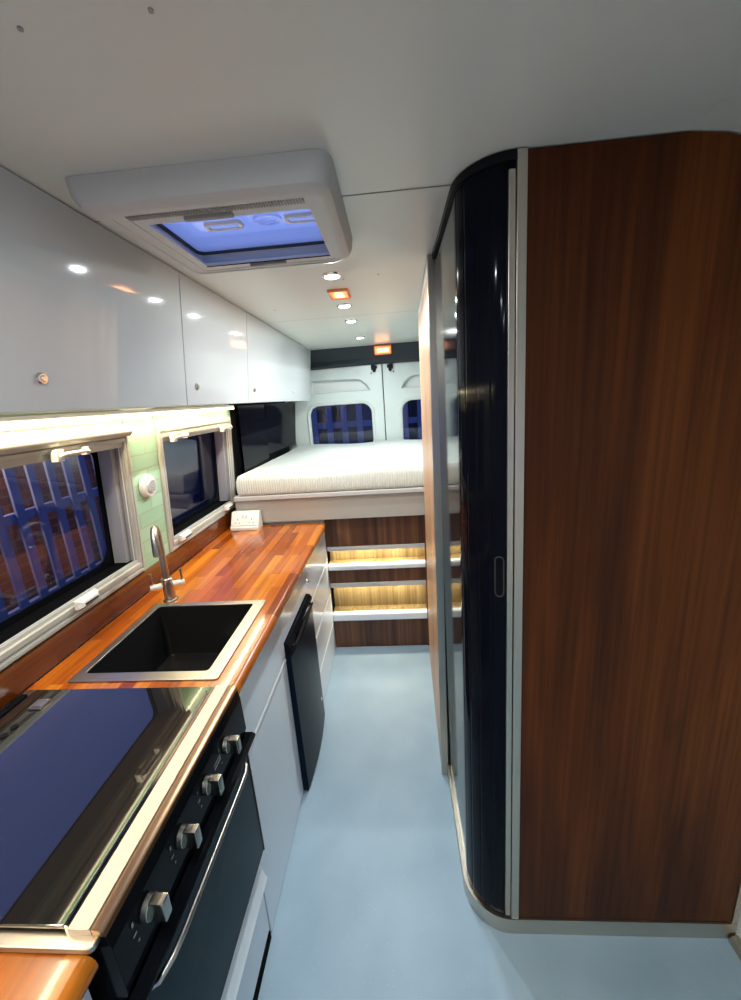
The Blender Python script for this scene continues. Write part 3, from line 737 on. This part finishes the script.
# cabinet below the oven
t = thing('oven_drawer', (-.72, .60, 0), 'grey drawer unit under the oven with bright finger strip', 'drawers')
build('body', MB().box(-1.02, -.488, .360, .860, 0, .278), 'lgloss', t)
d = build('drawer', front(MB(), .360, .858, .04, .278), 'lgloss', t)
b = MB().prism([(-.486, .279), (-.440, .279), (-.436, .286), (-.442, .30), (-.452, .345), (-.456, .350), (-.449, .356), (-.449, .363), (-.486, .363)], 'y', .365, .838); build('pull_strip', b, 'nosing', d, 'wide white finger strip')
b = MB().box(-.474, -.4655, .42, .856, .002, .032, .002); build('toe_vent', b, 'slot', t, 'dark slot at floor level')

# ------------------------------------------------------------------ cooker
t = thing('cooker', (-.72, .61, .366), 'black built-in gas cooker with smoked glass lid and four knobs', 'cooker')
b = MB().box(-1.0, -.462, .372, .852, .367, .905); build('body', b, 'blackmatt', t)
b = MB().plate(rrect(-1.02, -.447, .353, .862, .006, 3), [rrect(-.995, -.51, .385, .840, .01, 3)], Matrix.Translation((0, 0, .917)), .010, .002); build('hob_frame', b, 'steel', t)
b = MB().box(-1.0, -.5, .38, .845, .900, .912); hobp = build('hob_plate', b, 'blackmatt', t)
b = MB().box(-.980, -.497, .369, .849, .927, .934, .002); lid = build('glass_lid', b, 'lid', t, 'smoked glass lid')
b = MB().prism([(-.4965, .922), (-.4965, .9345), (-.494, .9365), (-.491, .9345), (-.491, .922)], 'y', .369, .849); build('lid_edge', b, 'chrome', lid)
b = MB().prism([(-.489, .921), (-.489, .9335), (-.458, .9335), (-.456, .931), (-.456, .921)], 'y', .366, .853); build('front_trim', b, 'creamalu', t, 'bright aluminium strip')
b = MB().prism([(-.455, .920), (-.455, .9325), (-.444, .9315), (-.438, .927), (-.436, .920)], 'y', .366, .853); build('panel_edge', b, 'woodreflect', t)
b = MB().box(-1.004, -.984, .40, .83, .926, .937, .002)
for k in range(16): b.box(-1.0, -.988, .42 + .024 * k, .432 + .024 * k, .937, .938)
build('rear_vent', b, 'blackgloss', t)
for yy in (.42, .775):
    b = MB().box(-.935, -.900, yy, yy + .035, .9335, .939, .002); b.box(-.925, -.90, yy + .004, yy + .031, .938, .942, .002)
    build('lid_hinge', b, 'steel', lid)
b = MB()
for k in range(5): b.cyl((-.918, .62 + .026 * k, .9335), (-.918, .62 + .026 * k, .9365), .008, n=16)
build('vent_caps', b, 'blackmatt', lid)
# sloped control panel
PX = [(-.462, .920), (-.437, .919), (-.432, .895), (-.430, .80), (-.436, .785), (-.462, .785)]
cp = build('control_panel', MB().prism(PX, 'y', .366, .853, .001), 'blackgloss', t)
b = MB().prism([(-.462, .784), (-.418, .784), (-.410, .779), (-.410, .773), (-.418, .768), (-.462, .768)], 'y', .362, .857); build('panel_lip', b, 'blackgloss', t)
for ky in (.434, .54, .641, .741):
    z = .862; kb = MB().cyl((-.4305, ky, z), (-.420, ky, z), .019, .018, 28, .001); kn = build('knob', kb, 'knob', t)
    b = MB().box(-.421, -.396, ky - .009, ky + .009, z - .020, z + .020, .003); build('grip', b, 'knob', kn)
    b = MB().box(-.4312, -.4300, ky - .034, ky - .030, z + .012, z + .020); b.box(-.4312, -.4300, ky - .036, ky - .028, z - .006, z - .002); b.box(-.4312, -.4300, ky - .030, ky - .026, z - .024, z - .020)
    build('knob_marks', b, 'knob', cp, 'small pale flame and setting marks')
b = MB().cyl((-.4305, .672, .835), (-.424, .672, .835), .006, .005, 16, .001); build('ignition_button', b, 'knob', t)
b = MB().box(-.4312, -.4300, .680, .712, .853, .858); b.box(-.4312, -.43, .680, .712, .863, .866); build('panel_marks', b, 'knob', cp)
# oven door
dr = build('oven_door', MB().box(-.462, -.440, .366, .853, .372, .764, .003), 'blackgloss', t)
b = MB().box(-.4405, -.4375, .385, .835, .40, .750, .001); build('door_glass', b, 'ovenglass', dr, 'dark glass with blue-green reflections')
b = MB().box(-.466, -.4385, .8535, .858, .37, .764, .001); build('side_trim', b, 'brown', t, 'brown side trim')
hy0, hy1, hz = .40, .790, .756
P = [(-.438, hy0, hz - .02), (-.418, hy0 + .006, hz - .010), (-.406, hy0 + .03, hz), (-.404, hy0 + .06, hz)] + [(-.404, hy0 + .06 + (hy1 - hy0 - .12) * k / 6, hz) for k in range(1, 7)] + [(-.405, hy1 - .03, hz), (-.412, hy1 - .008, hz), (-.425, hy1, hz + .002), (-.438, hy1 + .001, hz + .004)]
build('handle', MB().tube(P, .0055, 14), 'steel', t)

# ------------------------------------------------------------------ bed
t = thing('bed_platform', (0, 2.95, .93), 'raised bed platform with taupe front board at the van rear', 'bed')
b = MB().box(-.99, .90, 2.305, 2.325, .925, 1.068, .001); build('front_board', b, 'bedboard', t)
b = MB().box(-.985, -.470, 2.350, 2.362, .003, 1.066); build('lower_panel', b, 'bedboard', t)
b = MB().prism([(2.290, 1.070), (2.283, 1.074), (2.283, 1.094), (2.289, 1.098), (2.34, 1.098), (2.34, 1.070)], 'x', -.985, .90); build('front_rail', b, 'rail', t)
b = MB().loft([[(-.965, 2.342, 1.072), (.90, 2.342, 1.072), (.90, 3.66, 1.072), (-.92, 3.66, 1.072)], [(-.965, 2.342, 1.092), (.90, 2.342, 1.092), (.90, 3.66, 1.092), (-.92, 3.66, 1.092)]], cap0=True, cap1=True)
build('deck', b, 'bedboard', t)
NX, NY = 96, 70; X0, X1, Y0, Y1 = -.955, .90, 2.292, 3.655
def edge(e, r): return 0 if e >= r else r - math.sqrt(max(0, r * r - (r - e) ** 2))
def mz(x, y):
    z = 1.225 + .014 * (1 - min(1, (y - Y0) / .25)) * 0 + .012 * math.sin(x * 3.1 + 1.2) * math.cos(y * 2.2) + .006 * math.sin(x * 9 + y * 4)
    z += .014 * (1 / (1 + math.exp(-(y - 2.85) * 14)))
    return z
def mx(x, y):
    k = (y - Y0) / (Y1 - Y0); xl = X0 + max(0, k - .3) * .07
    return xl + (x - X0) / (X1 - X0) * (X1 - xl)
R_ = .022
def su(i, n, a, c):      # clustered towards both edges
    u = i / n; u = u + .12 * math.sin(2 * PI * u) * -1 * .9; return a + (c - a) * u
bm = bmesh.new(); G = []
for j in range(NY + 1):
    row = []
    for i in range(NX + 1):
        x = su(i, NX, X0, X1); y = su(j, NY, Y0, Y1)
        e = min(x - X0, X1 - x, y - Y0, Y1 - y)
        row.append(bm.verts.new((mx(x, y), y, mz(x, y) - edge(e, R_))))
    G.append(row)
for j in range(NY):
    for i in range(NX): bm.faces.new((G[j][i], G[j][i + 1], G[j + 1][i + 1], G[j + 1][i]))
ringv = [G[0][i] for i in range(NX + 1)] + [G[j][NX] for j in range(1, NY + 1)] + [G[NY][i] for i in range(NX - 1, -1, -1)] + [G[j][0] for j in range(NY - 1, 0, -1)]
prev = ringv
for (zz, out) in ((1.19, .006), (1.15, .008), (1.12, .006), (1.105, 0), (1.099, -.012)):
    cur = []
    for v in ringv:
        ox = -out if v.co.x < -.9 and v.co.y < 3.64 else (out if v.co.x > .895 else 0); oy = -out if v.co.y < Y0 + .001 else (out * .5 if v.co.y > Y1 - .001 else 0)
        cur.append(bm.verts.new((v.co.x + ox * .5, v.co.y + oy, zz)))
    for k in range(len(ringv)):
        q_ = (k + 1) % len(ringv); bm.faces.new((prev[k], cur[k], cur[q_], prev[q_]))
    prev = cur
bm.faces.new(prev)
mb = MB(); mb.bm.free(); mb.bm = bm
tag(build('mattress', mb, 'mattress', smooth=60), 'white ribbed mattress on the raised rear bed', 'mattress')

# ------------------------------------------------------------------ steps up to the bed
t = thing('bed_steps', (-.155, 2.40, 0), 'walnut steps with white nosings and lit recesses below the bed', 'steps')
sx0, sx1 = -.466, .150
b = MB().box(sx0, sx1, 2.452, 2.62, 0.002, .922); build('carcass', b, 'stepwood', t)
for i, (z0, z1) in enumerate(((.002, .204), (.475, .565), (.726, .922))):
    build('riser', MB().box(sx0, sx1, 2.362, 2.378 if i else 2.45, z0, z1, .0008), 'stepwood', t)
for i, (z0, z1, zt) in enumerate(((.204, .262, .44), (.565, .605, .70))):
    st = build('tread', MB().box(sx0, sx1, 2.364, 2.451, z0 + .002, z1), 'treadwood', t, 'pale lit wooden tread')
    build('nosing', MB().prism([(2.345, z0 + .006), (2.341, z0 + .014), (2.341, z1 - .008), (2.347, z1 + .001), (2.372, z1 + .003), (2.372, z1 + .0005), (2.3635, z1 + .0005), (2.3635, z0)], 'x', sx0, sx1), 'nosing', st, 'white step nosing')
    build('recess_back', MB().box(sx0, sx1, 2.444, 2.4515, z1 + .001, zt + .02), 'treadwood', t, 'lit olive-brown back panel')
    zs_ = (.447, .475) if i == 0 else (.700, .726)
    ch = build('light_channel', MB().box(sx0, sx1, 2.352, 2.400, zs_[0], zs_[1] - .001, .001), 'rail', t)
    build('diffuser', MB().box(sx0 + .01, sx1 - .01, 2.375, 2.397, zs_[0] - .004, zs_[0] + .0005), 'stepled', ch)
    light('step_lamp', 'AREA', (-.155, 2.388, zs_[0] - .008), (math.radians(12), 0, 0), STEP_W, (1., .90, .68), shape='RECTANGLE', size=.58, size_y=.015)
b = MB().box(.15, .16, 2.36, 2.62, 0, .92); b2 = b
build('side_panel', b, 'stepwood', t)

# ------------------------------------------------------------------ wardrobe / washroom pod on the right
t = thing('washroom_pod', (.55, 1.15, 0), 'tall walnut and black washroom pod with rounded corner', 'washroom')
b = MB().prism([(.302, .062), (.912, .062), *[(x_, 1.666 + math.sqrt(.1444 - (x_ - .55) ** 2) - .004) for x_ in (.912, .90, .88, .85, .80, .74, .68, .62)], (.55, 2.0435), (.269, 2.0435)], 'y', .886, .904)
build('wood_panel', b, 'walnut', t)
def arc_path(off=0., x_r=.30, n=14, y_end=1.412):
    """footprint: from the front face round the corner and back down the aisle; off moves it outwards"""
    cx, cy, r = .280, 1.006, .120
    P = [(x_r, cy - r - off)]
    for k in range(n + 1):
        a = math.radians(270 - 90 * k / n); P.append((cx + (r + off) * math.cos(a), cy + (r + off) * math.sin(a)))
    P.append((cx - r - off, y_end)); return P
def wall_strip(path_o, path_i, z0, z1):
    P = path_o + path_i[::-1]
    return MB().prism(P, 'z', z0, z1)
def lean(b):                          # the front edge of the pod leans slightly towards the aisle at the top
    for v in b.bm.verts:
        if v.co.x < .36: v.co.x -= (max(0, v.co.x - .16) * .14 + .013) * v.co.z / 2.046
    return b
# tambour door of vertical slats
po = arc_path(-.004, .266); 
def resample(P, step):
    out = [P[0]]; acc = 0
    S = [Vector(p) for p in P]; tot = sum((S[i + 1] - S[i]).length for i in range(len(S) - 1)); n = max(1, round(tot / step)); tgt = [tot * k / n for k in range(n + 1)]
    res = []; i = 0; run = 0
    for g in tgt:
        while i < len(S) - 2 and run + (S[i + 1] - S[i]).length < g: run += (S[i + 1] - S[i]).length; i += 1
        L_ = (S[i + 1] - S[i]).length; res.append(S[i].lerp(S[i + 1], min(1, max(0, (g - run) / L_))))
    return res
pts = resample(arc_path(-.004, .262, 40), .0045)
td = MB(); NG = 8
prof = []
for i, p in enumerate(pts):
    a = pts[max(0, i - 1)]; c = pts[min(len(pts) - 1, i + 1)]; tn = (c - a).normalized(); nr = Vector((tn.y, -tn.x))
    if nr.dot(Vector((.280, 1.006)) - p) > 0 and p.y < 1.008: nr = -nr
    if p.y >= 1.008: nr = Vector((-1, 0))
    ins = .0009 if i % NG == 0 and p.y < 1.008 else 0
    prof.append(p - nr * ins)
inner = [Vector((.280 + (p.x - .280) * .915, 1.006 + (p.y - 1.006) * .915)) if p.y < 1.008 else Vector((p.x + .010, p.y)) for p in pts]
P2 = [(v.x, v.y) for v in prof] + [(v.x, v.y) for v in inner[::-1]]
td.loft([[(x, y, .066) for x, y in P2], [(x, y, 2.0275) for x, y in P2]])
door = build('tambour_door', lean(td), 'tambour', t, 'black glossy sliding door of vertical slats', smooth=12)
# oval recessed pull
hx, hy = .231, .898
a = math.radians(0)
def onarc(s, z, off):   # s: angle in degrees round the corner
    r = .116 + off; q_ = math.radians(270 - s); return (.280 + r * math.cos(q_), 1.006 + r * math.sin(q_), z)
b = MB(); L0, L1, L2 = [], [], []
S0 = 17.
for u, v in rrect(-2.9, 2.9, -.052, .052, (2.9 * .0 + .0,) * 4, 1): pass
def stad(w, h, n=8):
    out = []
    for k in range(n + 1): q_ = PI * k / n; out.append((w * math.cos(q_), h - w + w * math.sin(q_)))
    for k in range(n + 1): q_ = PI + PI * k / n; out.append((w * math.cos(q_), -h + w + w * math.sin(q_)))
    return out
def sl2(w, h, off): return [onarc(S0 + math.degrees(-u / .116), 1.187 + v, off) for u, v in stad(w, h)]
b.loft([sl2(.0130, .054, -.001), sl2(.0120, .053, .0022), sl2(.0095, .0505, .0018), sl2(.009, .050, .0002)], cap1=True)
build('finger_pull', lean(b), 'rustgrey', door, 'oval grey-edged finger pull')
b = MB(); b.loft([sl2(.0088, .0495, .0003), sl2(.0086, .049, .0006)], cap1=True); build('pull_recess', lean(b), 'blackgloss', door)
# header track, vertical and floor trims
hb = wall_strip(arc_path(.003, .300), arc_path(-.02, .300), 2.029, 2.0445); build('header_track', lean(hb), 'blackmatt', t, 'black curved track at the ceiling')
build('corner_post', lean(MB().box(.279, .301, .880, .900, .062, 2.044, .0015)), 'alu', t, 'aluminium upright beside the walnut panel')
build('door_stop', lean(MB().box(.262, .2775, .884, .900, .070, 2.015, .002)), 'alu', t, 'narrow aluminium slide channel')
def kick(z0, z1, off):
    o_ = [(.926, .886 - off)] + arc_path(off); i_ = [(.926, .90)] + arc_path(-.012); return MB().prism(o_ + i_[::-1], 'z', z0, z1)
build('kick_trim', kick(0.0005, .060, .006), 'alu', t, 'brushed aluminium base trim')
build('edge_trim', MB().box(.913, .926, .882, .902, .058, 1.75, .001), 'alu', t)
build('rear_wall', MB().prism([(.30, .001), (.912, .001), *[(x_, 1.666 + math.sqrt(.1444 - (x_ - .55) ** 2) - .004) for x_ in (.912, .88, .80, .70)], (.55, 2.0435), (.30, 2.0435)], 'y', 1.395, 1.411), 'walnut', t)
# partition towards the bed with its aluminium end profile
t = thing('partition', (.15, 1.9, 0), 'pale wood partition with aluminium end profile beside the bed steps', 'partition')
b = MB().loft([[(.131, 1.414, .001), (.152, 1.414, .001), (.176, 2.42, .001), (.157, 2.42, .001)], [(.131, 1.414, 1.985), (.152, 1.414, 1.985), (.176, 2.42, 1.985), (.157, 2.42, 1.985)]], cap0=True, cap1=True)
bb = MB().loft([[(.131, 1.43, z), (.152, 1.43, z), (.173, 2.281, z), (.152, 2.281, z)] for z in (.001, 2.0)], cap0=True, cap1=True); b.bm.free()
build('wood_panel', bb, 'oak', t)
build('top_fascia', MB().loft([[(.131, 1.43, z), (.152, 1.43, z), (.173, 2.281, z), (.152, 2.281, z)] for z in (2.001, 2.0445)], cap0=True, cap1=True), 'white', t, 'white strip between wood and ceiling')
build('end_profile', MB().box(.1285, .158, 1.4135, 1.429, .0, 2.0445, .0015), 'alu', t, 'aluminium end profile')
b = MB().box(.165, .93, 2.262, 2.280, 0, 1.068); tag(build('end_panel', b, 'stepwood'), 'wooden end panel under the bed behind the partition', 'panel')

# sliding door threshold on the right
b = MB().prism([(.905, .001), (.932, .001), (.932, .022), (.915, .018)], 'y', -1.3, .876)
tag(build('trim_4', b, 'alu'), 'aluminium threshold strip on the floor beside the walnut panel', 'trim', kind='structure')

# ------------------------------------------------------------------ outside
b = MB().box(-9, 9, -6, 14, -.66, -.62); tag(build('ground', b, 'ground'), 'dark gravel ground outside the van', 'ground', kind='structure')
b = MB().box(-3.45, -3.25, -1, 4.3, -.62, 1.35); tag(build('garden_wall', b, 'brick'), 'red brick garden wall behind the slatted fence', 'wall')
t = thing('slatted_fence', (-2.6, 3, -.62), 'blue-grey slatted fence seen through the kitchen windows', 'fence')
for k in range(23):
    y = .4 + .16 * k
    build('board', MB().box(-2.61, -2.59, y, y + .065, -.6, 1.75, .003), 'fence', t)
for z in (.32, .95, 1.5): build('rail', MB().box(-2.655, -2.612, .3, 4.1, z, z + .07, .003), 'fence', t)
t = thing('planter_trough', (-2.25, 2.3, -.62), 'long dark planter trough with low shrubs outside the kitchen window', 'planter')
build('trough', MB().box(-2.42, -2.08, .9, 3.9, -.6, .20, .01), 'rustgrey', t)
b = MB()
for k in range(70):
    y = .95 + 2.9 * random.random(); x = -2.38 + .26 * random.random(); h = .06 + .16 * random.random(); a = random.random() * 6.28; l = .05 * random.random()
    b.tube([(x, y, .19), (x + l * .5 * math.cos(a), y + l * .5 * math.sin(a), .2 + h * .6), (x + l * math.cos(a), y + l * math.sin(a), .2 + h)], [.012, .02, .003], 5)
build('foliage', b, mat('dark_foliage', (.03, .06, .03), .7), t, 'low dark leaves')
b = MB().box(-3.9, -3.2, 4.5, 10, -.62, 2.6); b.prism([(-3.95, 2.6), (-3.1, 2.6), (-3.5, 3.0)], 'y', 4.45, 10.05)
tag(build('added_shed', b, mat('dark_blue_paint', (.05, .07, .13), .7)), 'dark blue shed added beyond the fence to darken the smaller window', 'shed')  # added to block the bright horizon behind the second window
t = thing('rear_fence', (-.4, 5.6, -.62), 'pale blue fence of upright boards seen through the rear door window', 'fence')
for k in range(16):
    x = -2.2 + .21 * k
    build('board', MB().box(x, x + .085, 5.6, 5.62, -.6, 1.9, .003), 'fence', t)
for z in (.5, 1.25): build('rail', MB().box(-2.3, 1.3, 5.63, 5.66, z, z + .08, .003), 'fence', t)
b = MB().box(-3.2, 3, 6.3, 6.5, -.62, 2.4); tag(build('yard_wall', b, 'ground'), 'dark wall behind the rear fence', 'wall')
light('garden_lamp', 'POINT', (-2.95, 2.2, 1.5), (0, 0, 0), 45, (1., .6, .35), shadow_soft_size=.06)
